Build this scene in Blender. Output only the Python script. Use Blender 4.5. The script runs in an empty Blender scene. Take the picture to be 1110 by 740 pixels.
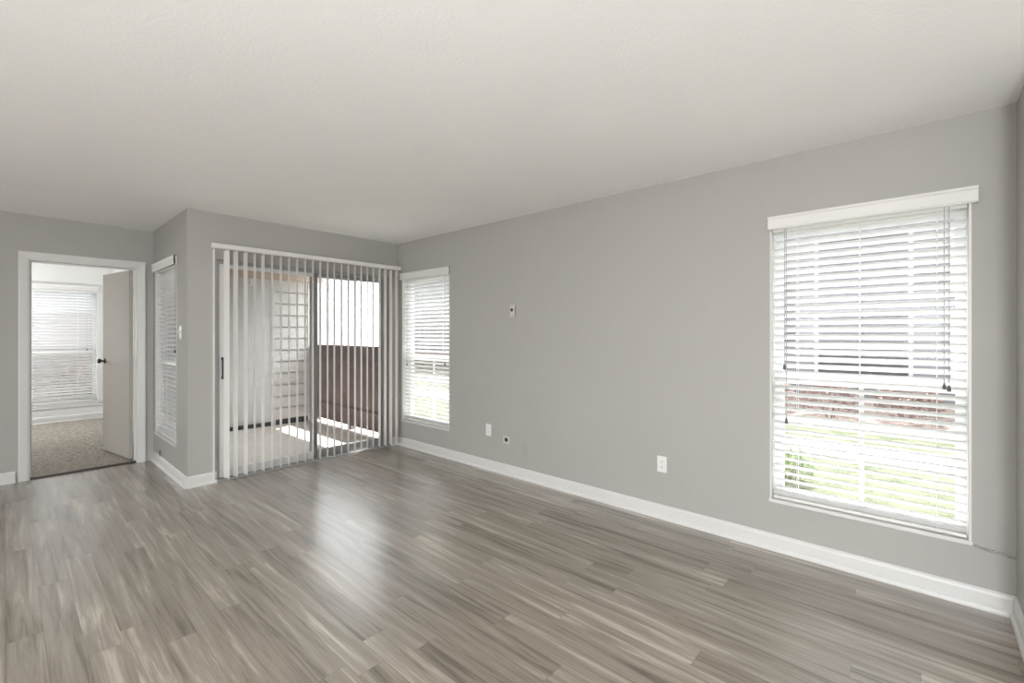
import bpy, math, random
from mathutils import Vector, Matrix
random.seed(7)
C = bpy.context.scene
COL = C.collection

# ------------------------------------------------------------ camera, sky, sun, exposure
F = 493.0
cam_d = bpy.data.cameras.new('camera'); cam = bpy.data.objects.new('camera', cam_d); COL.objects.link(cam)
cam_d.sensor_width = 36.0; cam_d.lens = F / 1110 * 36.0; cam_d.shift_y = -8.0 / 1110
cam_d.clip_start = 0.05; cam_d.clip_end = 300
EYE = 1.344; YAW = math.radians(48.1)
cam.location = (0, 0, EYE); cam.rotation_euler = (math.pi / 2, 0, -YAW)
C.camera = cam
C.view_settings.view_transform = 'Standard'; C.view_settings.look = 'None'
C.view_settings.gamma = 1.0; C.view_settings.use_curve_mapping = False
C.view_settings.exposure = 0.46
w = bpy.data.worlds.new('sky'); C.world = w; w.use_nodes = True
SKY_STRENGTH = 5.2
bg = w.node_tree.nodes['Background']; bg.inputs[0].default_value = (0.93, 0.97, 1.0, 1); bg.inputs[1].default_value = SKY_STRENGTH
sun_d = bpy.data.lights.new('sun', 'SUN'); sun_d.energy = 14.0; sun_d.angle = math.radians(0.6); sun_d.color = (1, .98, .955)
sun = bpy.data.objects.new('sun', sun_d); COL.objects.link(sun)
EL = math.radians(70); AZ = Vector((.91, .42, 0)).normalized()
sun.rotation_euler = Vector((AZ.x * math.cos(EL), AZ.y * math.cos(EL), math.sin(EL))).to_track_quat('Z', 'Y').to_euler()
sun.location = (8, 6, 12)
FILL_LAMPS = [(-.9, -.6, 1.08, 172, 'added globe fill lamp, unseen, standing left of the viewpoint'), (-2.6, 3.2, .90, 32, 'added globe fill lamp, unseen, by the dining side'),
         (-.45, 9.0, 1.35, 42, 'added globe fill lamp, unseen, beside the bedroom window')]  # added fill sources outside the view, brightening living room and bedroom
C.cycles.max_bounces = 12; C.cycles.diffuse_bounces = 7; C.cycles.glossy_bounces = 4
C.cycles.transmission_bounces = 6; C.cycles.transparent_max_bounces = 16
C.cycles.caustics_reflective = False; C.cycles.caustics_refractive = False
C.cycles.sample_clamp_indirect = 6.0
C.cycles.use_denoising = True

# ------------------------------------------------------------ materials
def mat(name, col, rough=.6, metal=0.0, spec=.5, noise=0, nscale=8.0, bump=0, bscale=60.0, trans=0):
    m = bpy.data.materials.new(name); m.use_nodes = True
    n = m.node_tree; b = n.nodes['Principled BSDF']
    b.inputs['Base Color'].default_value = (*col, 1); b.inputs['Roughness'].default_value = rough
    b.inputs['Metallic'].default_value = metal; b.inputs['Specular IOR Level'].default_value = spec
    tc = n.nodes.new('ShaderNodeTexCoord')
    if noise:
        t = n.nodes.new('ShaderNodeTexNoise'); t.inputs['Scale'].default_value = nscale; t.inputs['Detail'].default_value = 5
        n.links.new(tc.outputs['Object'], t.inputs['Vector'])
        r = n.nodes.new('ShaderNodeMapRange'); r.inputs[1].default_value = .3; r.inputs[2].default_value = .7
        r.inputs[3].default_value = 1 - noise; r.inputs[4].default_value = 1 + noise
        n.links.new(t.outputs[0], r.inputs[0])
        x = n.nodes.new('ShaderNodeVectorMath'); x.operation = 'SCALE'; x.inputs[0].default_value = col
        n.links.new(r.outputs[0], x.inputs['Scale']); n.links.new(x.outputs[0], b.inputs['Base Color'])
    if bump:
        t = n.nodes.new('ShaderNodeTexNoise'); t.inputs['Scale'].default_value = bscale; t.inputs['Detail'].default_value = 3
        n.links.new(tc.outputs['Object'], t.inputs['Vector'])
        bp = n.nodes.new('ShaderNodeBump'); bp.inputs['Strength'].default_value = bump; bp.inputs['Distance'].default_value = .004
        n.links.new(t.outputs[0], bp.inputs['Height']); n.links.new(bp.outputs[0], b.inputs['Normal'])
    if trans:
        tr = n.nodes.new('ShaderNodeBsdfTranslucent'); tr.inputs[0].default_value = (*col, 1)
        mx = n.nodes.new('ShaderNodeMixShader'); mx.inputs[0].default_value = trans
        n.links.new(b.outputs[0], mx.inputs[1]); n.links.new(tr.outputs[0], mx.inputs[2])
        n.links.new(mx.outputs[0], n.nodes['Material Output'].inputs[0])
    return m

def glass_mat(name, tint=(.978, .98, .976), refl=1.0):
    m = bpy.data.materials.new(name); m.use_nodes = True; n = m.node_tree
    n.nodes.remove(n.nodes['Principled BSDF'])
    t = n.nodes.new('ShaderNodeBsdfTransparent'); t.inputs[0].default_value = (*tint, 1)
    g = n.nodes.new('ShaderNodeBsdfGlossy'); g.inputs['Roughness'].default_value = .01
    f = n.nodes.new('ShaderNodeFresnel')
    ge = n.nodes.new('ShaderNodeNewGeometry'); io = n.nodes.new('ShaderNodeMapRange')      # same reflectance on both faces of the pane
    io.inputs[3].default_value = 1.45; io.inputs[4].default_value = 1 / 1.45
    n.links.new(ge.outputs['Backfacing'], io.inputs[0]); n.links.new(io.outputs[0], f.inputs[0])
    k = n.nodes.new('ShaderNodeMath'); k.operation = 'MULTIPLY'; k.inputs[1].default_value = refl
    mx = n.nodes.new('ShaderNodeMixShader')
    n.links.new(f.outputs[0], k.inputs[0]); n.links.new(k.outputs[0], mx.inputs[0])
    n.links.new(t.outputs[0], mx.inputs[1]); n.links.new(g.outputs[0], mx.inputs[2])
    n.links.new(mx.outputs[0], n.nodes['Material Output'].inputs[0])
    return m

M = {}
M['wall'] = mat('greige_wall_paint', (.42, .407, .385), .75, spec=.25, noise=.012, nscale=1.6, bump=.12, bscale=160)
M['ceil'] = mat('white_ceiling_paint', (.94, .937, .928), .9, spec=.1, noise=.01, nscale=2, bump=.35, bscale=90)
M['trim'] = mat('white_trim_paint', (.68, .672, .655), .4, spec=.4, noise=.01)
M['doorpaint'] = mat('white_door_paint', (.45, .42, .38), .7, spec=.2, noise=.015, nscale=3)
M['bwall'] = mat('bedroom_wall_paint', (.76, .755, .74), .8, spec=.2, noise=.01, nscale=2)
M['slat'] = mat('white_blind_slat', (.90, .90, .90), .5, spec=.3, noise=.008, trans=.25)
M['rail'] = mat('white_blind_rail', (.74, .73, .70), .45, spec=.4, noise=.01)
M['vane'] = mat('ivory_vinyl_vane', (.94, .93, .915), .5, spec=.3, noise=.01, trans=.32)
M['cord'] = mat('grey_cord', (.34, .34, .35), .8, noise=.03)
M['tassel'] = mat('dark_grey_tassel', (.10, .10, .10), .6, noise=.03)
M['vinylframe'] = mat('white_window_frame', (.80, .80, .79), .4, noise=.01)
M['alu'] = mat('mill_aluminium', (.42, .42, .42), .45, metal=.6, noise=.03)
M['alud'] = mat('dark_grey_aluminium', (.24, .24, .24), .5, metal=.3, noise=.03)
M['black'] = mat('black_plastic', (.02, .02, .022), .4, noise=.05)
M['bronze'] = mat('dark_bronze_metal', (.06, .05, .045), .35, metal=.8, noise=.05)
M['nickel'] = mat('satin_nickel', (.45, .43, .40), .4, metal=.9, noise=.03)
M['plate'] = mat('white_plate_plastic', (.78, .77, .745), .4, noise=.01)
M['plateold'] = mat('ivory_plate_plastic', (.56, .545, .51), .45, noise=.01)
M['painted'] = mat('painted_over_plastic', (.385, .37, .345), .6, noise=.02)
M['dark'] = mat('dark_void', (.025, .025, .025), .8, noise=.05)
M['glass'] = glass_mat('clear_glass')
M['threshold'] = mat('dark_brown_threshold', (.045, .035, .028), .5, noise=.08, nscale=20)
M['brass'] = mat('brass_stub', (.40, .33, .2), .4, metal=.8, noise=.05)
# outdoors
M['concrete'] = mat('pale_patio_concrete', (.70, .655, .61), .9, spec=.2, noise=.05, nscale=3, bump=.2)
M['path'] = mat('pale_path_concrete', (.30, .30, .295), .9, spec=.2, noise=.06, nscale=2)
M['sidingtan'] = mat('patio_siding_paint', (.60, .58, .56), .8, spec=.2, noise=.03, nscale=2)
M['storedoor'] = mat('grey_storage_door_paint', (.60, .60, .60), .7, spec=.25, noise=.03, nscale=2)
M['tanbeam'] = mat('tan_beam_paint', (.55, .43, .35), .8, noise=.04)
M['fence'] = mat('mauve_brown_fence_paint', (.21, .155, .145), .85, spec=.2, noise=.22, nscale=5, bump=.3)
M['bldg'] = mat('white_building_siding', (.34, .34, .345), .85, spec=.1, noise=.02, nscale=1)
M['bldg2'] = mat('light_grey_building_siding', (.125, .125, .13), .85, spec=.1, noise=.02, nscale=1)
M['bglass'] = mat('dark_building_window', (.03, .03, .035), .2, spec=.5, noise=.1)
M['bdim'] = mat('grey_building_window', (.06, .06, .068), .3, spec=.4, noise=.1)
M['bshade'] = mat('grey_window_shade', (.36, .37, .40), .7, noise=.05)
M['roof'] = mat('grey_shingle', (.18, .17, .16), .9, noise=.2, nscale=30)
M['mulch'] = mat('brown_mulch', (.16, .12, .105), .95, noise=.5, nscale=14, bump=.8)
M['leafg'] = mat('green_leaves', (.17, .23, .09), .7, noise=.25, nscale=10, trans=.25)
M['leafr'] = mat('reddish_brown_leaves', (.19, .13, .115), .7, noise=.3, nscale=10, trans=.2)
M['stem'] = mat('brown_stems', (.09, .065, .05), .9, noise=.2)
M['brick'] = mat('mauve_brick', (.17, .14, .145), .9, noise=.2, nscale=12)

def lawn_mat():
    m = bpy.data.materials.new('mown_grass'); m.use_nodes = True; n = m.node_tree; b = n.nodes['Principled BSDF']
    b.inputs['Roughness'].default_value = .95; b.inputs['Specular IOR Level'].default_value = .05
    tc = n.nodes.new('ShaderNodeTexCoord')
    t = n.nodes.new('ShaderNodeTexNoise'); t.inputs['Scale'].default_value = 3.5; t.inputs['Detail'].default_value = 9; t.inputs['Roughness'].default_value = .7
    n.links.new(tc.outputs['Object'], t.inputs['Vector'])
    r = n.nodes.new('ShaderNodeValToRGB'); e = r.color_ramp.elements
    e[0].position = .33; e[0].color = (.05, .06, .036, 1); e[1].position = .66; e[1].color = (.12, .13, .085, 1)
    n.links.new(t.outputs[0], r.inputs[0]); n.links.new(r.outputs[0], b.inputs['Base Color'])
    bp = n.nodes.new('ShaderNodeBump'); bp.inputs['Strength'].default_value = .7; bp.inputs['Distance'].default_value = .03
    t2 = n.nodes.new('ShaderNodeTexNoise'); t2.inputs['Scale'].default_value = 60
    n.links.new(tc.outputs['Object'], t2.inputs['Vector']); n.links.new(t2.outputs[0], bp.inputs['Height']); n.links.new(bp.outputs[0], b.inputs['Normal'])
    return m
M['lawn'] = lawn_mat()

def carpet_mat():
    m = bpy.data.materials.new('beige_loop_carpet'); m.use_nodes = True; n = m.node_tree; b = n.nodes['Principled BSDF']
    b.inputs['Roughness'].default_value = 1; b.inputs['Specular IOR Level'].default_value = .02
    tc = n.nodes.new('ShaderNodeTexCoord')
    t = n.nodes.new('ShaderNodeTexNoise'); t.inputs['Scale'].default_value = 42; t.inputs['Detail'].default_value = 4; t.inputs['Roughness'].default_value = .75
    n.links.new(tc.outputs['Object'], t.inputs['Vector'])
    r = n.nodes.new('ShaderNodeValToRGB'); e = r.color_ramp.elements
    e[0].position = .36; e[0].color = (.19, .165, .14, 1); e[1].position = .62; e[1].color = (.50, .46, .41, 1)
    n.links.new(t.outputs[0], r.inputs[0]); n.links.new(r.outputs[0], b.inputs['Base Color'])
    bp = n.nodes.new('ShaderNodeBump'); bp.inputs['Strength'].default_value = .8; bp.inputs['Distance'].default_value = .01
    n.links.new(t.outputs[0], bp.inputs['Height']); n.links.new(bp.outputs[0], b.inputs['Normal'])
    return m
M['carpet'] = carpet_mat()

def plank_mat():
    PW, PL = .116, 1.22
    m = bpy.data.materials.new('grey_oak_plank_floor'); m.use_nodes = True; n = m.node_tree; b = n.nodes['Principled BSDF']
    L = n.links.new
    def math_(op, a, c=None, d=None):
        k = n.nodes.new('ShaderNodeMath'); k.operation = op
        for i, v in enumerate((a, c, d)):
            if v is None: continue
            if hasattr(v, 'node'): L(v, k.inputs[i])
            else: k.inputs[i].default_value = v
        return k.outputs[0]
    tc = n.nodes.new('ShaderNodeTexCoord'); sp = n.nodes.new('ShaderNodeSeparateXYZ'); L(tc.outputs['Object'], sp.inputs[0])
    X, Y = sp.outputs[0], sp.outputs[1]
    fx = math_('DIVIDE', X, PW); row = math_('FLOOR', fx); fr = math_('FRACT', fx)
    wn = n.nodes.new('ShaderNodeTexWhiteNoise'); wn.noise_dimensions = '1D'; L(row, wn.inputs['W'])
    yo = math_('ADD', math_('DIVIDE', Y, PL), wn.outputs['Value']); colm = math_('FLOOR', yo); fc = math_('FRACT', yo)
    cb = n.nodes.new('ShaderNodeCombineXYZ'); L(row, cb.inputs[0]); L(colm, cb.inputs[1])
    w2 = n.nodes.new('ShaderNodeTexWhiteNoise'); w2.noise_dimensions = '2D'; L(cb.outputs[0], w2.inputs['Vector'])
    # grain coordinates: stretched along Y, shifted per plank
    def stretched(sx, sy, off, scale, detail, rough, dist=0):
        c = n.nodes.new('ShaderNodeCombineXYZ')
        L(math_('ADD', math_('MULTIPLY', X, sx), math_('MULTIPLY', w2.outputs['Value'], off)), c.inputs[0])
        L(math_('ADD', math_('MULTIPLY', Y, sy), math_('MULTIPLY', w2.outputs['Value'], off * 1.7)), c.inputs[1])
        t = n.nodes.new('ShaderNodeTexNoise'); t.inputs['Scale'].default_value = scale; t.inputs['Detail'].default_value = detail
        t.inputs['Roughness'].default_value = rough; t.inputs['Distortion'].default_value = dist
        L(c.outputs[0], t.inputs['Vector']); return t.outputs[0]
    big = stretched(15, .8, 37, 1.6, 4, .6, .5)        # broad streaks in a plank
    fine = stretched(70, 1.8, 11, 2.2, 6, .72, .3)      # fine grain
    v = math_('ADD', math_('MULTIPLY', big, .62), math_('MULTIPLY', fine, .24))
    v = math_('ADD', v, math_('MULTIPLY', w2.outputs['Value'], .12))
    r = n.nodes.new('ShaderNodeValToRGB'); cr = r.color_ramp
    cr.elements[0].position = .36; cr.elements[0].color = (.115, .09, .068, 1)
    cr.elements[1].position = .635; cr.elements[1].color = (.52, .46, .385, 1)
    e = cr.elements.new(.45); e.color = (.235, .198, .158, 1)
    e = cr.elements.new(.55); e.color = (.32, .278, .228, 1)
    L(v, r.inputs[0])
    # seams
    sx = math_('LESS_THAN', math_('MINIMUM', fr, math_('SUBTRACT', 1.0, fr)), .012)
    sy = math_('LESS_THAN', math_('MINIMUM', fc, math_('SUBTRACT', 1.0, fc)), .0012)
    seam = math_('MAXIMUM', sx, sy)
    mx = n.nodes.new('ShaderNodeMix'); mx.data_type = 'RGBA'; mx.inputs[7].default_value = (.07, .055, .045, 1)
    L(math_('MULTIPLY', seam, .35), mx.inputs[0]); L(r.outputs[0], mx.inputs[6]); L(mx.outputs[2], b.inputs['Base Color'])
    rr = math_('ADD', .33, math_('MULTIPLY', fine, .12)); L(rr, b.inputs['Roughness'])
    b.inputs['Specular IOR Level'].default_value = .6
    b.inputs['Coat Weight'].default_value = 1.0; b.inputs['Coat Roughness'].default_value = .26; b.inputs['Coat IOR'].default_value = 1.65
    bp = n.nodes.new('ShaderNodeBump'); bp.inputs['Strength'].default_value = .4; bp.inputs['Distance'].default_value = .002
    L(math_('SUBTRACT', math_('MULTIPLY', fine, 1.0), seam), bp.inputs['Height']); L(bp.outputs[0], b.inputs['Normal'])
    return m
M['plank'] = plank_mat()

# ------------------------------------------------------------ mesh helpers
class MB:
    def __init__(s): s.v = []; s.f = []
    def box(s, x0, y0, z0, x1, y1, z1, mtx=None):
        b = len(s.v)
        if x0 > x1: x0, x1 = x1, x0
        if y0 > y1: y0, y1 = y1, y0
        if z0 > z1: z0, z1 = z1, z0
        P = [Vector(p) for p in ((x0,y0,z0),(x1,y0,z0),(x1,y1,z0),(x0,y1,z0),(x0,y0,z1),(x1,y0,z1),(x1,y1,z1),(x0,y1,z1))]
        if mtx: P = [mtx @ p for p in P]
        s.v += P
        s.f += [tuple(b + i for i in q) for q in ((0,3,2,1),(4,5,6,7),(0,1,5,4),(1,2,6,5),(2,3,7,6),(3,0,4,7))]
        return s
    def prism(s, prof, p0, p1, u, w, cap=True):
        """extrude 2-D profile (a along u, b along w) from p0 to p1"""
        b = len(s.v); n = len(prof); p0, p1, u, w = map(Vector, (p0, p1, u, w))
        for p in (p0, p1):
            s.v += [p + u * a + w * c for a, c in prof]
        s.f += [(b + i, b + (i + 1) % n, b + n + (i + 1) % n, b + n + i) for i in range(n)]
        if cap: s.f += [tuple(b + i for i in reversed(range(n))), tuple(b + n + i for i in range(n))]
        return s
    def cyl(s, p0, p1, r0, r1=None, n=16):
        r1 = r0 if r1 is None else r1
        p0, p1 = Vector(p0), Vector(p1); d = (p1 - p0).normalized()
        u = d.orthogonal().normalized(); w = d.cross(u); b = len(s.v)
        for p, r in ((p0, r0), (p1, r1)):
            s.v += [p + (u * math.cos(t) + w * math.sin(t)) * r for t in (2 * math.pi * i / n for i in range(n))]
        s.f += [(b + i, b + (i + 1) % n, b + n + (i + 1) % n, b + n + i) for i in range(n)]
        s.f += [tuple(b + i for i in reversed(range(n))), tuple(b + n + i for i in range(n))]
        return s
    def lathe(s, base, axis, prof, n=24):
        base = Vector(base); d = Vector(axis).normalized(); u = d.orthogonal().normalized(); w = d.cross(u); b = len(s.v)
        for h, r in prof:
            s.v += [base + d * h + (u * math.cos(t) + w * math.sin(t)) * max(r, .0002) for t in (2 * math.pi * i / n for i in range(n))]
        for k in range(len(prof) - 1):
            s.f += [(b + k*n + i, b + k*n + (i+1) % n, b + (k+1)*n + (i+1) % n, b + (k+1)*n + i) for i in range(n)]
        s.f += [tuple(b + i for i in reversed(range(n))), tuple(b + (len(prof)-1)*n + i for i in range(n))]
        return s
    def build(s, name, m, parent=None, bevel=0, smooth=False, kind=None):
        me = bpy.data.meshes.new(name); me.from_pydata([tuple(v) for v in s.v], [], s.f); me.validate(); me.update()
        o = bpy.data.objects.new(name, me); COL.objects.link(o)
        if m: me.materials.append(m)
        if smooth:
            for p in me.polygons: p.use_smooth = True
        if bevel:
            bv = o.modifiers.new('bevel', 'BEVEL'); bv.width = bevel; bv.segments = 2; bv.limit_method = 'ANGLE'
        if parent: o.parent = parent
        if kind: o['kind'] = kind
        return o

def empty(name, loc=(0, 0, 0), kind=None, label=None, cat=None, group=None):
    o = bpy.data.objects.new(name, None); COL.objects.link(o); o.location = loc; o.empty_display_size = .1
    return tag(o, kind, label, cat, group)
def tag(o, kind=None, label=None, cat=None, group=None):
    for k, v in (('kind', kind), ('label', label), ('category', cat), ('group', group)):
        if v: o[k] = v
    return o
def rot_about(mb, loc, rz):
    m = Matrix.Translation(loc) @ Matrix.Rotation(rz, 4, 'Z')
    mb.v = [m @ Vector(v) for v in mb.v]; return mb

# ------------------------------------------------------------ the shell
CH = 2.44
XR, YB, XC, YD, YN, XL, YS = 3.20, 4.75, 1.058, 6.10, -.34, -4.0, -3.2
T = .16
BW_Y, BW_X0, BW_X1 = 9.75, -2.4, 1.165        # bedroom
WZ0, WZ1 = .305, 2.035                         # window openings

def wall(name, axis, plane, thick, a0, a1, holes, m, z0=0, z1=CH):
    """axis 'x': wall lies in plane x=plane and runs along y; thickness goes to plane+thick"""
    mb = MB(); cuts = sorted({a0, a1, *[h[0] for h in holes], *[h[1] for h in holes]})
    for i in range(len(cuts) - 1):
        c0, c1 = cuts[i], cuts[i + 1]; mid = (c0 + c1) / 2
        hs = [h for h in holes if h[0] < mid < h[1]]
        segs = [(z0, z1)]
        for h in hs:
            segs = [q for s in segs for q in ((s[0], min(s[1], h[2])), (max(s[0], h[3]), s[1])) if q[1] - q[0] > 1e-4]
        for s0, s1 in segs:
            if axis == 'x': mb.box(plane, c0, s0, plane + thick, c1, s1)
            else: mb.box(c0, plane, s0, c1, plane + thick, s1)
    return mb.build(name, m, kind='structure')

W_NEAR = (-.19, .70); W_FAR = (3.775, 4.655); W_RET = (5.115, 6.00); W_BED = (-.45, .985)
wall('wall_right', 'x', XR, T, YN - T, YB + T, [(*W_NEAR, WZ0, WZ1), (*W_FAR, WZ0, WZ1)], M['wall'])
SD = (1.285, 3.095, 0.0, 2.025)
wall('wall_back', 'y', YB, .15, XC, XR, [SD], M['wall'])
wall('wall_return', 'x', XC, .107, YB + .15, YD + .12, [(*W_RET, WZ0, WZ1)], M['wall'])
BD = (.135, .935, 0.0, 2.045)
wall('wall_left', 'y', YD, .12, XL, XC, [BD], M['wall'])
wall('wall_near', 'y', YN, -T, 2.6, XR, [], M['wall'])
wall('wall_near_side', 'x', 2.6, T, YS, YN - T, [], M['wall'])
# the out-of-frame dining end of the room, with unseen openings added for fill daylight
FILL_OPEN_LEFT = (-2.3, 1.9, .05, 2.3)
wall('wall_far_left', 'x', XL, -T, YS, YD + .12, [FILL_OPEN_LEFT], M['wall'])
FILL_OPEN_BACK = (-3.2, -1.6, .9, 2.1)
wall('wall_behind', 'y', YS, -T, XL - T, 2.76, [FILL_OPEN_BACK], M['wall'])
MB().box(XL - T, YS - T, CH, XR + T, YD + .12, CH + .25).build('ceiling', M['ceil'], kind='structure')
MB().box(XL, YS, -.12, XC, YD, 0).box(XC, YS, -.12, 2.6, YB, 0).box(2.6, YN, -.12, XR, YB, 0).box(BD[0], YD, -.12, BD[1], YD + .03, 0).build('floor', M['plank'], kind='structure')
# merge note: alcove part of the floor lies left of the return wall
# bedroom shell
MB().box(BW_X0, YD + .03, -.12, BW_X1, BW_Y, .008).build('floor_bedroom', M['carpet'], kind='structure')
MB().box(BW_X0 - T, YD + .12, CH, BW_X1 + T, BW_Y + T, CH + .25).build('ceiling_bedroom', M['ceil'], kind='structure')
wall('wall_bedroom_far', 'y', BW_Y, T, BW_X0, BW_X1, [(-2.2, -1.3, .3, 2.06), (*W_BED, WZ0 - .03, WZ1 + .03)], M['bwall'])  # first hole is an unseen opening added to bring daylight into the bedroom
wall('wall_bedroom_right', 'x', BW_X1, .10, YD + .12, BW_Y + T, [], M['bwall'])
wall('wall_bedroom_left', 'x', BW_X0, -T, YD + .12, BW_Y + T, [], M['bwall'])
MB().box(BW_X0, YD + .121, 0, BD[0] - .02, YD + .13, CH).box(BD[1] + .02, YD + .121, 0, BW_X1, YD + .13, CH).box(BD[0] - .02, YD + .121, BD[3] + .02, BD[1] + .02, YD + .13, CH).build('wall_bedroom_near', M['bwall'], kind='structure')

# baseboards with shoe moulding; profile (out from wall, up)
BP = [(0, 0), (.024, 0), (.024, .010), (.020, .020), (.013, .025), (.013, .080), (.010, .092), (.004, .100), (0, .102)]
def base(name, p0, p1, out):
    return MB().prism(BP, (*p0, .0), (*p1, .0), (*out, 0), (0, 0, 1)).build(name, M['trim'], kind='structure')
base('baseboard_right', (XR, YN), (XR, YB), (-1, 0))
base('baseboard_back', (SD[1] + .004, YB), (XR - .013, YB), (0, -1))
base('baseboard_back_corner', (XC, YB), (SD[0] - .004, YB), (0, -1))
base('baseboard_return', (XC, YB - .013), (XC, YD), (-1, 0))
base('baseboard_left', (XL, YD), (.062, YD), (0, -1))
base('baseboard_near', (2.6, YN), (XR - .013, YN), (0, 1))
base('baseboard_bedroom', (BW_X0, BW_Y), (BW_X1, BW_Y), (0, -1))
# lumpy caulk seam running from the near window to the corner
mb = MB(); N = 14; pr = [(0, -.006), (.004, -.003), (.005, .0), (.003, .004), (0, .008)]
for i in range(N):
    ya = W_NEAR[0] - .01 - (i / N) * (W_NEAR[0] - YN - .012); yb = W_NEAR[0] - .01 - ((i + 1) / N) * (W_NEAR[0] - YN - .012)
    za = .300 - .018 * (i / N) ** .6 + 0.0012 * math.sin(i * 1.9); zb = .300 - .018 * ((i + 1) / N) ** .6 + 0.0012 * math.sin((i + 1) * 1.9)
    mb.prism(pr, (XR, ya, za), (XR, yb, zb), (-1, 0, 0), (0, 0, 1))
mb.build('trim_1', M['wall'], smooth=True, kind='structure')
# transition strip under the bedroom door
MB().prism([(0, 0), (.060, 0), (.050, .014), (.008, .014)], (BD[0] + .002, YD + .005, .0), (BD[1] - .002, YD + .005, .0), (0, 1, 0), (0, 0, 1)).build('trim_2', M['threshold'], kind='structure')

# ------------------------------------------------------------ windows (frames, panes, blinds)
def frame_map(axis, plane, sgn):
    """local (a along wall, d depth outward from the room face, z) -> world"""
    if axis == 'x': return lambda a, d, z: (plane + sgn * d, a, z)
    return lambda a, d, z: (a, plane + sgn * d, z)

def lbox(mb, fm, a0, d0, z0, a1, d1, z1):
    p, q = fm(a0, d0, z0), fm(a1, d1, z1); mb.box(p[0], p[1], p[2], q[0], q[1], q[2])

def make_window(name, fm, a0, a1, z0, z1, depth, centre_bar=True):
    root = empty(name, fm((a0 + a1) / 2, 0, z0), 'structure')
    inv = Vector(root.location)
    def B(mb, nm, m, par, **k):
        mb.v = [Vector(v) - inv for v in mb.v]; return mb.build(nm, m, par, **k)
    t = .010; mb = MB()
    lbox(mb, fm, a0, -.001, z0, a0 + t, depth, z1); lbox(mb, fm, a1 - t, -.001, z0, a1, depth, z1)
    lbox(mb, fm, a0 + t, -.001, z1 - t, a1 - t, depth, z1)
    B(mb, 'jamb_liner', M['trim'], root)
    mb = MB(); lbox(mb, fm, a0 - .004, -.012, z0 - .006, a1 + .004, depth, z0 + .014); B(mb, 'sill', M['trim'], root, bevel=.002)
    d0, d1 = depth - .055, depth - .005; f = .042; zm = (z0 + z1) / 2 - .155 + .02
    mb = MB(); A0, A1, Z0, Z1 = a0 + t, a1 - t, z0 + .014, z1 - t
    lbox(mb, fm, A0, d0, Z0, A0 + f, d1, Z1); lbox(mb, fm, A1 - f, d0, Z0, A1, d1, Z1)
    lbox(mb, fm, A0 + f, d0, Z0, A1 - f, d1, Z0 + f); lbox(mb, fm, A0 + f, d0, Z1 - f, A1 - f, d1, Z1)
    B(mb, 'window_frame', M['vinylframe'], root)
    mb = MB(); lbox(mb, fm, A0 + f, d0 - .01, zm, A1 - f, d1 - .005, zm + .045)
    B(mb, 'meeting_rail', M['vinylframe'], root, bevel=.002)
    if centre_bar:
        mb = MB(); c = (a0 + a1) / 2; lbox(mb, fm, c - .011, d1 - .02, Z0 + f, c + .011, d1 - .004, zm); B(mb, 'screen_bar', M['vinylframe'], root)
    mb = MB(); lbox(mb, fm, A0 + f, depth - .034, zm + .045, A1 - f, depth - .030, Z1 - f); B(mb, 'upper_pane', M['glass'], root)
    mb = MB(); lbox(mb, fm, A0 + f, depth - .044, Z0 + f, A1 - f, depth - .040, zm); B(mb, 'lower_pane', M['glass'], root)
    return root

def slat_mesh(fm, ac, half, z, tilt, dc=.038, width=.050, n=5):
    """slightly crowned slat, room edge up; local origin at (ac, dc, z)"""
    prof = []; t = .0028
    for k in range(n + 1):
        s = (k / n - .5) * width; h = .0035 * (1 - (2 * k / n - 1) ** 2); prof.append((s, h + t / 2))
    for k in range(n, -1, -1):
        s = (k / n - .5) * width; h = .0035 * (1 - (2 * k / n - 1) ** 2); prof.append((s, h - t / 2))
    ct, st = math.cos(tilt), math.sin(tilt)
    prof = [(s * ct + h * st, -s * st + h * ct) for s, h in prof]    # s grows outward, outer edge goes down
    o = Vector(fm(ac, dc, z)); mb = MB()
    p0 = Vector(fm(ac - half, dc, z)) - o; p1 = Vector(fm(ac + half, dc, z)) - o
    u = Vector(fm(ac, dc + 1, z)) - o
    mb.prism(prof, p0, p1, u, (0, 0, 1))
    return mb, o

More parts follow.
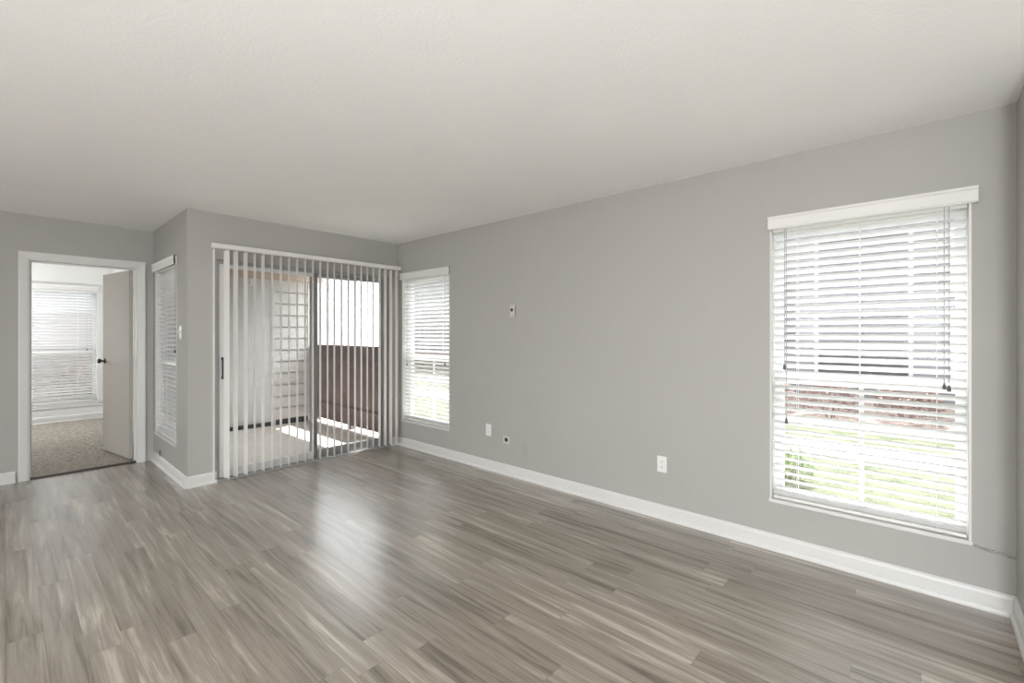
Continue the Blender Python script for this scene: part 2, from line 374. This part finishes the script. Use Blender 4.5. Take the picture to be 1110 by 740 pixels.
TILT = math.radians(33); PITCH = .0445
def make_blind(fm, a0, a1, z0, z1, label, valance_over=.022, cords=(), tilt=TILT, sgn=1):
    c = (a0 + a1) / 2; half = (a1 - a0) / 2 - .016
    root = empty('window_blind', fm(c, .038, z1 - .03), None, label, 'window blind', 'white slatted window blinds')
    inv = Vector(root.location)
    def B(mb, nm, m, par=root, **k):
        mb.v = [Vector(v) - inv for v in mb.v]; return mb.build(nm, m, par, **k)
    # valance: moulded board on the wall face, with returned ends
    vz0, vz1 = z1 - .045, z1 + .035
    vp = [(0, 0), (.026, 0), (.030, .006), (.026, .014), (.026, .062), (.032, .070), (.032, .080), (0, .080)]
    mb = MB(); o = Vector(fm(0, 0, 0)); u = Vector(fm(0, -1, 0)) - o
    P0 = fm(a0 - valance_over, -.001, vz0); P1 = fm(a1 + .006, -.001, vz0)
    vp = [(x + .002, y) for x, y in vp]
    mb.prism([(vp[0][0] + .012, 0)] + vp[1:-1] + [(vp[-1][0] + .012, .080)], P0, P1, u, (0, 0, 1))
    lbox(mb, fm, a0 - valance_over, -.026, vz0, a0 - valance_over + .008, -.002, vz1)
    lbox(mb, fm, a1 - .002, -.026, vz0, a1 + .006, -.002, vz1)
    B(mb, 'valance', M['rail'])
    mb = MB(); lbox(mb, fm, a0 + .014, .012, z1 - .058, a1 - .014, .064, z1 - .014); B(mb, 'head_rail', M['rail'], bevel=.002)
    ztop = z1 - .085; zbot = z0 + .075; n = int((ztop - zbot) / PITCH) + 1
    mb, oo = slat_mesh(fm, c, half, 0, tilt); me = None
    for i in range(n):
        z = ztop - i * PITCH
        if me is None:
            o = mb.build('slat', M['slat'], root); me = o.data
        else:
            o = bpy.data.objects.new('slat', me); COL.objects.link(o); o.parent = root
        q = Vector(fm(c, .038, z)) - inv; o.location = q
        # small hand-set irregularities
        ax = 'Y' if abs(Vector(fm(1, 0, 0)).x - Vector(fm(0, 0, 0)).x) < .5 else 'X'
        e = random.uniform(-.025, .025)
        o.rotation_euler = (0, e, 0) if ax == 'Y' else (e, 0, 0)
    zl = ztop - (n - 1) * PITCH
    mbs, _ = slat_mesh(fm, c, half, 0, .03); me2 = None
    zz = z0 + .046
    while zz < zl - .026:
        if me2 is None: o = mbs.build('slat', M['slat'], root); me2 = o.data
        else: o = bpy.data.objects.new('slat', me2); COL.objects.link(o); o.parent = root
        o.location = Vector(fm(c, .038, zz)) - inv; zz += .0075
    mb = MB(); lbox(mb, fm, c - half, .013, z0 + .018, c + half, .063, z0 + .036); B(mb, 'bottom_rail', M['rail'], bevel=.003)
    for fr in (.14, .5, .84) if (a1 - a0) > .6 else (.2, .8):
        a = a0 + fr * (a1 - a0); mb = MB()
        for d in (.014, .062): mb.cyl(fm(a, d, z0 + .034), fm(a, d, z1 - .05), .0011, n=6)
        B(mb, 'ladder_string', M['slat'])
    for a, zb in cords:
        mb = MB().cyl(fm(a, .008, zb), fm(a, .008, z1 - .03), .0016, n=6); cd = B(mb, 'pull_cord', M['cord'])
        tb = MB().lathe(Vector(fm(a, .008, zb - .034)), (0, 0, 1), [(0, .007), (.004, .0085), (.022, .007), (.032, .003), (.036, .002)], n=12)
        B(tb, 'tassel', M['tassel'], cd, smooth=True)
    return root

fr_ = frame_map('x', XR, 1)
make_window('window_1', fr_, *W_NEAR, WZ0, WZ1, T - .01)
make_blind(fr_, *W_NEAR, WZ0, WZ1, 'large white slatted blind on the near window at the right end of the long wall',
           cords=((W_NEAR[0] + .080, 1.085), (W_NEAR[0] + .098, 1.095), (W_NEAR[1] - .078, 1.16), (W_NEAR[1] - .088, .83)))
make_window('window_2', fr_, *W_FAR, WZ0, WZ1, T - .01)
make_blind(fr_, *W_FAR, WZ0, WZ1, 'white slatted blind on the far window beside the glass sliding door',
           cords=((W_FAR[0] + .09, 1.03), (W_FAR[1] - .09, 1.0)))
ft_ = frame_map('x', XC, 1)
make_window('window_3', ft_, *W_RET, WZ0, WZ1, .102, centre_bar=False)
make_blind(ft_, *W_RET, WZ0, WZ1, 'narrow-looking white blind on the short side wall between doorway and sliding door', cords=((W_RET[0] + .09, 1.2),))
fb_ = frame_map('y', BW_Y, 1)
make_window('window_4', fb_, *W_BED, WZ0 - .03, WZ1 + .03, T - .01)
make_blind(fb_, *W_BED, WZ0 - .03, WZ1 + .03, 'white slatted blind in the bedroom seen through the open doorway', valance_over=.02,
           cords=((W_BED[1] - .12, 1.12),), tilt=math.radians(40))
# white casing strip round the bedroom window
mb = MB(); lbox(mb, fb_, W_BED[1] + .007, -.014, WZ0 - .06, W_BED[1] + .06, -.0005, WZ1 + .09); lbox(mb, fb_, W_BED[0] - .06, -.014, WZ0 - .09, W_BED[1] + .06, -.0005, WZ0 - .04)
mb.build('trim_3', M['trim'], bevel=.003, kind='structure')

# ------------------------------------------------------------ sliding glass door
def lb(mb, *a): mb.box(*a); return mb
door = empty('door_1', (SD[0], YB, 0), 'structure'); IV = Vector(door.location)
def DB(mb, nm, m, par=door, **k):
    mb.v = [Vector(v) - IV for v in mb.v]; return mb.build(nm, m, par, **k)
x0, x1, zt = SD[0], SD[1], SD[3]; ya, yb = YB + .045, YB + .15
mb = MB().box(x0, ya, 0, x0 + .030, yb, zt).box(x1 - .030, ya, 0, x1, yb, zt).box(x0 + .03, ya, zt - .030, x1 - .03, yb, zt)
DB(mb, 'door_frame', M['alu'])
mb = MB().box(x0 + .03, ya, 0, x1 - .03, yb, .018).box(x0 + .03, ya + .02, .018, x1 - .03, ya + .026, .034).box(x0 + .03, ya + .065, .018, x1 - .03, ya + .071, .034)
DB(mb, 'track', M['alu'])
def panel(nm, a, b, y, m, side):
    f = .048; zb, z2 = .020, zt - .032; y2 = y + .03
    m1 = MB().box(a, y, zb, a + f, y2, z2).box(b - f, y, zb, b, y2, z2).box(a + f, y, zb, b - f, y2, zb + .075).box(a + f, y, z2 - .035, b - f, y2, z2)
    p = DB(m1, nm, m, bevel=.002)
    DB(MB().box(a + f, y + .012, zb + .075, b - f, y + .017, z2 - .035), 'pane', M['glass'], p)
    return p
xm = 2.205
sp = panel('sliding_panel', x0 + .032, xm + .024, ya + .008, M['vinylframe'], 0)
fp = panel('fixed_panel', xm - .024, x1 - .032, ya + .052, M['alu'], 1)
DB(MB().box(xm - .024, ya + .002, .022, xm + .026, ya + .007, zt - .034), 'meeting_stile', M['alud'], sp)
mb = MB().box(x0 + .046, ya - .026, .93, x0 + .062, ya - .012, 1.13).box(x0 + .046, ya - .014, .93, x0 + .062, ya + .008, .955).box(x0 + .046, ya - .014, 1.105, x0 + .062, ya + .008, 1.13)
DB(mb, 'handle', M['black'], sp, bevel=.003)
MB().box(x0 - .002, YB - .004, -.001, x1 + .002, ya - .001, .014).build('trim_4', M['alu'], bevel=.003, kind='structure')

# ------------------------------------------------------------ vertical blind
vb = empty('vertical_blind', (1.22, 4.65, 2.145), None, 'ivory vertical vane blind drawn across the glass sliding door', 'vertical blind'); IVb = Vector(vb.location)
def VB(mb, nm, m, par=vb, **k):
    mb.v = [Vector(v) - IVb for v in mb.v]; return mb.build(nm, m, par, **k)
VB(MB().box(1.215, 4.620, 2.108, 3.165, 4.672, 2.148), 'head_rail', M['rail'], bevel=.004)
mb = MB()
for x in (1.45, 2.2, 2.95): mb.box(x - .015, 4.665, 2.118, x + .015, 4.752, 2.124).box(x - .015, 4.744, 2.118, x + .015, 4.752, 2.15)
VB(mb, 'mounting_bracket', M['rail'])
px = [231.5, 245.5, 255.3, 266, 276, 284.9, 294.7, 304.3, 313.2, 322, 330.6, 339, 347, 354.9, 362.2, 370, 377.4, 384.6, 391.4, 398, 404.4, 411.2, 417.3, 423.3, 429.6]
def px_to_x(p, Y):
    u = (p - 555) / F; dx = math.sin(YAW) + u * math.cos(YAW); dy = math.cos(YAW) - u * math.sin(YAW); return Y * dx / dy
def vane_mb(h):
    n = 8; prof = []; t = .0009; wd = .089
    for k in range(n + 1):
        s = (k / n - .5) * wd; prof.append((s, .006 * (1 - (2 * k / n - 1) ** 2) + t / 2))
    for k in range(n, -1, -1):
        s = (k / n - .5) * wd; prof.append((s, .006 * (1 - (2 * k / n - 1) ** 2) - t / 2))
    mb = MB().prism(prof, (0, 0, -h), (0, 0, 0), (0, 1, 0), (1, 0, 0))
    mb.box(-.002, -.006, 0, .002, .006, .012)
    return mb
vme = None
for i, p in enumerate(px):
    X = px_to_x(p, 4.65)
    if vme is None: o = vane_mb(2.052).build('vane', M['vane'], vb); vme = o.data
    else: o = bpy.data.objects.new('vane', vme); COL.objects.link(o); o.parent = vb
    o.location = Vector((X, 4.647, 2.097)) - IVb
    th = math.degrees(math.atan2(X, 4.65))
    a = {0: 6, 1: -14, 2: -8, 3: -4, 4: 7, 5: 2, 6: 9, 7: 8, 8: 11}.get(i, th - 11.5 + random.uniform(-1.5, 1.5)) if i < 21 else th - 20 + random.uniform(-3, 3)
    o.rotation_euler = (random.uniform(-.002, .002), 0, -math.radians(a))

# ------------------------------------------------------------ bedroom door
bdoor = empty('door_2', (BD[1], YD, 0), 'structure'); IVd = Vector(bdoor.location)
def BB(mb, nm, m, par=bdoor, **k):
    mb.v = [Vector(v) - IVd for v in mb.v]; return mb.build(nm, m, par, **k)
a0, a1, zt2 = BD[0], BD[1], BD[3]
mb = MB(); cp = [(0, 0), (.062, 0), (.062, .016), (.052, .018), (.012, .012), (0, .010)]
# casing: profile (outward from opening, out of wall)
mb.prism(cp, (a0 + .006 - 0, YD, 0), (a0 + .006, YD, zt2 + .056), (-1, 0, 0), (0, -1, 0))
mb.prism(cp, (a1 - .006, YD, 0), (a1 - .006, YD, zt2 + .056), (1, 0, 0), (0, -1, 0))
mb.prism(cp, (a0 - .056, YD - .0004, zt2 - .006), (a1 + .056, YD - .0004, zt2 - .006), (0, 0, 1), (0, -1, 0))
BB(mb, 'casing', M['trim'])
mb = MB().box(a0, YD, 0, a0 + .018, YD + .13, zt2).box(a1 - .018, YD, 0, a1, YD + .13, zt2).box(a0 + .018, YD, zt2 - .018, a1 - .018, YD + .13, zt2)
mb.box(a0 + .018, YD + .06, 0, a0 + .030, YD + .09, zt2 - .018).box(a1 - .030, YD + .06, 0, a1 - .018, YD + .09, zt2 - .018).box(a0 + .03, YD + .06, zt2 - .03, a1 - .03, YD + .09, zt2 - .018)
BB(mb, 'door_jamb', M['trim'])
hx, hy = a1 - .022, YD + .137
ang = math.radians(9.5)      # leaf opened a little past square to the wall
leaf = empty('hinge_pivot'); bpy.data.objects.remove(leaf)
def leafm(mb):
    mb.v = [Vector((v.x * math.cos(ang) - v.y * math.sin(ang) + hx, v.x * math.sin(ang) + v.y * math.cos(ang) + hy, v.z)) for v in map(Vector, mb.v)]; return mb
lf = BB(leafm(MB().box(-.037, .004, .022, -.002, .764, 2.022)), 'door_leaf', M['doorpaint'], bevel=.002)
kprof = [(0, .031), (.004, .032), (.008, .028), (.012, .012), (.030, .010), (.036, .018), (.044, .026), (.054, .028), (.062, .024), (.066, .012), (.067, .001)]
BB(leafm(MB().lathe((-.037, .70, 1.04), (-1, 0, 0), kprof)), 'door_knob', M['bronze'], lf, smooth=True)
BB(leafm(MB().lathe((-.002, .70, 1.04), (1, 0, 0), kprof)), 'door_knob', M['bronze'], lf, smooth=True)
for z in (.23, 1.06, 1.80):
    mb = MB().cyl((hx - .012 - .022, hy - .006, z - .045), (hx - .034, hy - .006, z + .045), .006, n=12).box(hx - .030, hy - .012, z - .044, hx + .003, hy - .010, z + .044)
    BB(mb, 'hinge', M['nickel'])

# ------------------------------------------------------------ plates on the walls
def plate_base(fm, a, z, w_, h_, name, label, cat, m, group=None):
    root = empty(name, fm(a, 0, z), None, label, cat, group); inv = Vector(root.location)
    def B(mb, nm, mm, par=root, **k):
        mb.v = [Vector(v) - inv for v in mb.v]; return mb.build(nm, mm, par, **k)
    mb = MB(); lbox(mb, fm, a - w_ / 2, -.006, z - h_ / 2, a + w_ / 2, .0, z + h_ / 2); B(mb, 'cover_plate', m, bevel=.003)
    return root, B
def screw(B, fm, a, z, m):
    u = Vector(fm(0, -1, 0)) - Vector(fm(0, 0, 0)); B(MB().lathe(Vector(fm(a, -.0055, z)), u, [(0, .0035), (.0012, .0035), (.0018, .001)], n=10), 'screw', m)
def outlet(fm, a, z, label, m=None, rm=None, group=None):
    m = m or M['plate']; rm = rm or M['plate']
    r, B = plate_base(fm, a, z, .072, .117, 'wall_outlet', label, 'outlet', m, group)
    for dz in (.0195, -.0195):
        mb = MB(); lbox(mb, fm, a - .017, -.0085, z + dz - .014, a + .017, -.005, z + dz + .014); s = B(mb, 'socket_face', rm, bevel=.002)
        mb = MB()
        lbox(mb, fm, a - .0075, -.0090, z + dz - .002, a - .0055, -.0080, z + dz + .007); lbox(mb, fm, a + .0055, -.0090, z + dz - .002, a + .0075, -.0080, z + dz + .006)
        lbox(mb, fm, a - .002, -.0090, z + dz - .0095, a + .002, -.0080, z + dz - .0055)
        B(mb, 'slot', M['dark'] if m is M['plate'] else m, s)
    screw(B, fm, a, z, m)
outlet(fr_, 1.40, .396, 'white duplex outlet low on the long wall, nearest the big near window')
outlet(fr_, 3.18, .397, 'white duplex outlet low on the long wall, nearest the far window')
outlet(fr_, 2.71, .285, 'wall-coloured painted-over outlet between two white plates, lowest on the long wall', M['painted'], M['painted'])
r, B = plate_base(fr_, 2.943, .334, .078, .072, 'cable_plate', 'small square plate with a dark opening low on the long wall', 'cable plate', M['plateold'])
mb = MB(); lbox(mb, fr_, 2.943 - .024, -.0075, .334 - .014, 2.943 + .016, -.0055, .334 + .018); B(mb, 'opening', M['dark'])
mb = MB(); lbox(mb, fr_, 2.943 - .006, -.0090, .334 - .006, 2.943 + .004, -.0070, .334 + .006); B(mb, 'jack', M['black'])
r, B = plate_base(fr_, 2.857, 1.562, .072, .115, 'wall_plate', 'greige plate with a dark knockout high on the long wall', 'wall plate', M['plateold'])
mb = MB().lathe(Vector(fr_(2.857 + .012, -.006, 1.572)), (-1, 0, 0), [(0, .016), (.002, .016), (.003, .001)], n=16); B(mb, 'knockout', M['dark'])
screw(B, fr_, 2.857, 1.562 - .042, M['dark'])
mb = MB(); lbox(mb, fr_, 2.857 - .036, -.010, 1.562 - .050, 2.857 - .031, -.006, 1.562 + .050); B(mb, 'edge_clip', M['alu'])
r, B = plate_base(ft_, 4.955, 1.36, .072, .117, 'light_switch', 'light switch on the short wall beside the narrow window', 'light switch', M['plateold'])
mb = MB(); lbox(mb, ft_, 4.955 - .012, -.022, 1.36 - .004, 4.955 + .012, -.005, 1.36 + .010); B(mb, 'toggle', M['plate'], bevel=.002)
screw(B, ft_, 4.955, 1.36 + .03, M['nickel']); screw(B, ft_, 4.955, 1.36 - .03, M['nickel'])
# door stop on the side wall baseboard
ds = empty('cable_stub', (XC, 5.69, .12), None, 'small dark cable stub just above the baseboard under the narrow window', 'cable stub')
MB().lathe((0, 0, 0), (-1, 0, 0), [(0, .014), (.003, .014), (.004, .006), (.020, .006)], n=14).build('collar', M['nickel'], ds)
MB().cyl((-.018, 0, .006), (-.018, 0, -.018 + .075), .005, n=10).build('stub', M['bronze'], ds)

# ------------------------------------------------------------ globe lamps added out of frame as interior fill light
def emit_mat(name, col, watts, radius):
    m = bpy.data.materials.new(name); m.use_nodes = True; n = m.node_tree; b = n.nodes['Principled BSDF']
    b.inputs['Base Color'].default_value = (.8, .8, .78, 1)
    b.inputs['Emission Color'].default_value = (*col, 1); b.inputs['Emission Strength'].default_value = watts / (math.pi * 4 * math.pi * radius ** 2)
    return m
for lx, ly, lz, wt, lab in FILL_LAMPS:
    r = empty('fill_lamp', (lx, ly, .012 if ly > YD else 0), None, lab, 'floor lamp'); R_ = .17
    MB().lathe((0, 0, 0), (0, 0, 1), [(0, .14), (.012, .145), (.020, .13), (.026, .02), (.03, .012)]).build('base', M['nickel'], r, smooth=True)
    MB().cyl((0, 0, .02), (0, 0, lz - R_ + .01), .011).build('pole', M['nickel'], r)
    prof = [(R_ * (1 - math.cos(t)), R_ * math.sin(t)) for t in (math.pi * k / 16 for k in range(17))]
    MB().lathe((0, 0, lz - R_), (0, 0, 1), prof).build('fill_globe', emit_mat('fill_globe_glow', (.95, .975, 1), wt, R_), r, smooth=True)

# ------------------------------------------------------------ patio
MB().box(XC + .107, YB + .15, -.10, 3.34, 7.30, -.02).build('patio_floor', M['concrete'], kind='structure')
MB().box(XR + T, YB + .15 - .001, CH, 3.40, YD + .12, CH + .2).box(XC + .107 + .1, YD + .12, CH + .001, 3.40, 7.45, CH + .2).build('patio_roof', M['bldg'], kind='structure')
# storage closet wall facing the sliding door, lap siding
SY = 7.20; DX0, DX1 = 1.78, 2.66
mb = MB()
mb.box(BW_X1 + .10, SY, -.02, DX0 - .05, SY + .1, CH).box(DX0 - .05, SY, 2.06, 3.24, SY + .1, CH).box(DX1 + .05, SY + .053, -.02, 3.24, SY + .1, 2.06)
z = .06
while z < 2.0:
    mb.prism([(-.04, 0), (.014, 0), (.003, .157), (-.04, .157)], (DX1 + .05, SY + .012, z), (3.24, SY + .012, z), (0, -1, 0), (0, 0, 1)); z += .175
mb.box(3.19, SY - .012, -.02, 3.25, SY + .1, CH)
mb.build('wall_storage', M['sidingtan'], kind='structure')
MB().box(DX1 + .02, SY - .006, -.02, 3.19, SY + .011, .055).box(1.30, SY - .008, -.02, DX0 - .06, SY - .001, .055).build('trim_5', M['dark'], kind='structure')
sd = empty('door_3', (DX0, SY, 0), 'structure')
MB().box(0, .02, .035, DX1 - DX0, .06, 2.02).build('door_leaf', M['storedoor'], sd, bevel=.003)
MB().box(-.05, -.008, -.02, 0, .06, 2.06).box(DX1 - DX0, -.008, -.02, DX1 - DX0 + .05, .06, 2.06).box(0, -.008, 2.02, DX1 - DX0, .06, 2.06).build('door_frame', M['storedoor'], sd)
MB().box(0, .0, -.02, DX1 - DX0, .06, .035).build('threshold', M['dark'], sd)
MB().lathe((.07, .02, 1.0), (0, -1, 0), kprof).build('door_knob', M['nickel'], sd, smooth=True)
pl = empty('patio_light', (2.37, SY, 2.10), None, 'small white box light above the grey storage door on the patio', 'wall light')
MB().box(-.04, -.012, -.06, .04, 0, .06).build('back_plate', M['plate'], pl, bevel=.003)
MB().box(-.032, -.075, -.05, .032, -.012, .05).build('shade', M['vinylframe'], pl, bevel=.008)
# tan header beam at the patio side, above the closet wall
MB().box(BW_X1 + .1, SY - .10, 2.16, 3.40, SY - .001, CH - .001).build('patio_beam', M['tanbeam'], kind='structure')

# fence
fx = 3.29; fe = empty('patio_fence', (fx, YB + .17, 0), None, 'mauve-brown board fence enclosing the patio, seen through the sliding door', 'fence')
y = .0; L = SY - YB - .17 + .08
for yy in (0.03, L / 2, L - .05):
    MB().box(.012, yy - .04, -.05, .09, yy + .04, 1.16).build('post', M['fence'], fe, bevel=.004)
mb = MB(); bwid = .138; nB = int(L / bwid)
for k in range(nB):
    mb.box(-.010, k * bwid + .002, .045, .010, k * bwid + bwid - .001, 1.15)
mb.build('board_panel', M['fence'], fe, bevel=.002)
for z in (.26, .95): MB().box(-.045, 0, z - .04, -.011, L, z + .04).build('cross_rail', M['fence'], fe, bevel=.003)
MB().box(-.055, 0, 1.151, .06, L, 1.182).build('cap_rail', M['fence'], fe, bevel=.003)

# ------------------------------------------------------------ grounds outside
MB().box(XR + T, -14, -.30, 6.35, 45, -.06).box(-14, BW_Y + T, -.3, XR + T, 45, -.06).build('lawn', M['lawn'], kind='structure')
MB().box(6.35, -14, -.30, 7.25, 45, -.055).build('path', M['path'], kind='structure')
MB().box(3.40, YB + .2, -.3, 4.1, 7.6, -.045).build('side_path', M['concrete'], kind='structure')
MB().box(7.25, -14, -.30, 8.3, 45, -.058).build('far_lawn', M['lawn'], kind='structure')
MB().box(8.3, -14, -.30, 12, 45, -.05).build('planting_bed', M['mulch'], kind='structure')
MB().box(-24, -16, -.30, XL - T, 30, -.06).box(XL - T, YD + .2, -.3, BW_X0 - T, 9.8, -.06).box(XL - T, -16, -.3, 12, YS - T, -.06).build('side_yard', M['path'], kind='structure')

def building(name_label, x0, y0, x1, y1, h, wins, face, siding=.19, skin='bldg'):
    b = empty('apartment_building', (x0, y0, 0), None, name_label, 'building'); inv = Vector((x0, y0, 0))
    def B(mb, nm, m, par=b, **k):
        mb.v = [Vector(v) - inv for v in mb.v]; return mb.build(nm, m, par, **k)
    mb = MB().box(x0, y0, -.1, x1, y1, h); z = .25
    while z < h - .1:
        if face == 'x': mb.prism([(0, 0), (.022, 0), (.002, siding)], (x0, y0, z), (x0, y1, z), (-1, 0, 0), (0, 0, 1))
        else: mb.prism([(0, 0), (.022, 0), (.002, siding)], (x0, y0, z), (x1, y0, z), (0, -1, 0), (0, 0, 1))
        z += siding
    B(mb, 'siding_wall', M[skin])
    B(MB().box(x0 - .5, y0 - .4, h, x1 + .4, y1 + .4, h + .25), 'roof', M['roof'])
    fm = frame_map(face, x0 if face == 'x' else y0, 1)
    for c, wd, z0, z1, mm in wins:
        mb = MB(); e = .07
        lbox(mb, fm, c - wd/2 - e, -.05, z0 - e, c - wd/2, -.001, z1 + e); lbox(mb, fm, c + wd/2, -.05, z0 - e, c + wd/2 + e, -.001, z1 + e)
        lbox(mb, fm, c - wd/2, -.05, z0 - e, c + wd/2, -.001, z0); lbox(mb, fm, c - wd/2, -.05, z1, c + wd/2, -.001, z1 + e)
        lbox(mb, fm, c - wd/2, -.045, (z0 + z1)/2 - .025, c + wd/2, -.028, (z0 + z1)/2 + .025)
        wn = B(mb, 'window_trim', M['bldg'])
        mb = MB(); lbox(mb, fm, c - wd/2, -.032, z0, c + wd/2, -.024, z1); B(mb, 'pane', M[mm], wn)
    return b
wins = []
for c in (-5.5, -1.25, .92, 5.2, 9.6, 15.3):
    wins += [(c, 1.5, .35, 1.75, 'bglass'), (c, 1.5, 2.15, 3.35, 'bdim')]
building('long lap-sided apartment building across the lawn, seen through the long-wall blinds', 12, -12, 18, 17.9, 5.6, wins, 'x', skin='bldg2')
building('pale building beyond the patio fence', 12.3, 26, 14.6, 32, 6.0, [(13.4, 1.1, 1.0, 2.2, 'bshade'), (13.4, 1.1, 3.4, 4.6, 'bshade')], 'y')
building('mauve-grey building outside the bedroom blind', -7, 14.5, 6.5, 20, 5.6, [(.6, 1.6, 1.9, 2.9, 'bshade'), (-3.2, 1.6, 1.9, 2.9, 'bshade')], 'y', skin='brick')

def shrub_mesh(seed, r, h, n=900):
    rnd = random.Random(seed); mb = MB()
    for i in range(n):
        th = rnd.uniform(0, 2 * math.pi); ph = math.acos(rnd.uniform(-.35, 1)); rr = rnd.uniform(.55, 1) ** .5
        lump = 1 + .16 * math.sin(3 * th + seed) * math.sin(2.3 * ph + seed)
        p = Vector((r * rr * lump * math.sin(ph) * math.cos(th), r * rr * lump * math.sin(ph) * math.sin(th), h * .38 + h * .62 * rr * lump * math.cos(ph)))
        p.z = max(p.z, .03)
        u = Vector((rnd.uniform(-1, 1), rnd.uniform(-1, 1), rnd.uniform(-.6, .9))).normalized(); w_ = u.orthogonal().normalized()
        s = rnd.uniform(.03, .055); b = len(mb.v)
        mb.v += [p - u * s, p + w_ * s * .45, p + u * s, p - w_ * s * .45]; mb.f += [(b, b + 1, b + 2, b + 3)]
    return mb
def stems_mesh(seed, r, h):
    rnd = random.Random(seed); mb = MB()
    for i in range(9):
        t = rnd.uniform(0, 6.28); mb.cyl((.04 * math.cos(t), .04 * math.sin(t), -.02), (r * .6 * math.cos(t), r * .6 * math.sin(t), h * rnd.uniform(.5, .75)), .010, .004, n=6)
    return mb
base_sh = {}
def shrub(x, y, kind, s, label, z=-.05):
    r = empty('shrub', (x, y, z), None, label, 'shrub', 'shrubs outside the windows'); r.scale = (s, s, s); r.rotation_euler = (0, 0, x * 3 + y)
    if kind not in base_sh:
        a = shrub_mesh(len(base_sh) + 3, .5, .75).build('foliage', M['leafg' if kind == 'g' else 'leafr'], r)
        b = stems_mesh(len(base_sh) + 3, .5, .75).build('stems', M['stem'], r); base_sh[kind] = (a, b)
    else:
        for q in base_sh[kind]:
            c = q.copy(); COL.objects.link(c); c.parent = r
for i, (x, y, k, s) in enumerate([(9.2, 3.1, 'r', .86), (9.5, 2.1, 'r', .88), (9.2, 1.12, 'r', .86), (9.55, .15, 'r', .88), (9.2, -.82, 'g', .88), (9.5, -1.85, 'g', .92),
                                  (10.6, 9.0, 'g', 1.1), (10.8, 10.4, 'r', 1.1), (10.7, 12.0, 'g', 1.2), (10.7, 13.6, 'r', 1.2), (10.8, 15.0, 'g', 1.1), (5.0, .95, 'g', .42)]):
    nm = {'r': 'reddish-brown', 'g': 'green'}[k]
    if i < 6: where = 'leafy shrub across the lawn, outside the near window'
    elif i < 11: where = 'leafy shrub by the white building, outside the far window'
    else: where = 'small plant in the lawn just outside the near window'
    shrub(x, y, k, s, nm + ' ' + where)
for i, x in enumerate((-1.9, -.3, 1.3, 2.9)):
    shrub(x, 12.2 + .15 * (i % 2), 'r', 1.38, 'reddish-brown bush outside the bedroom window')
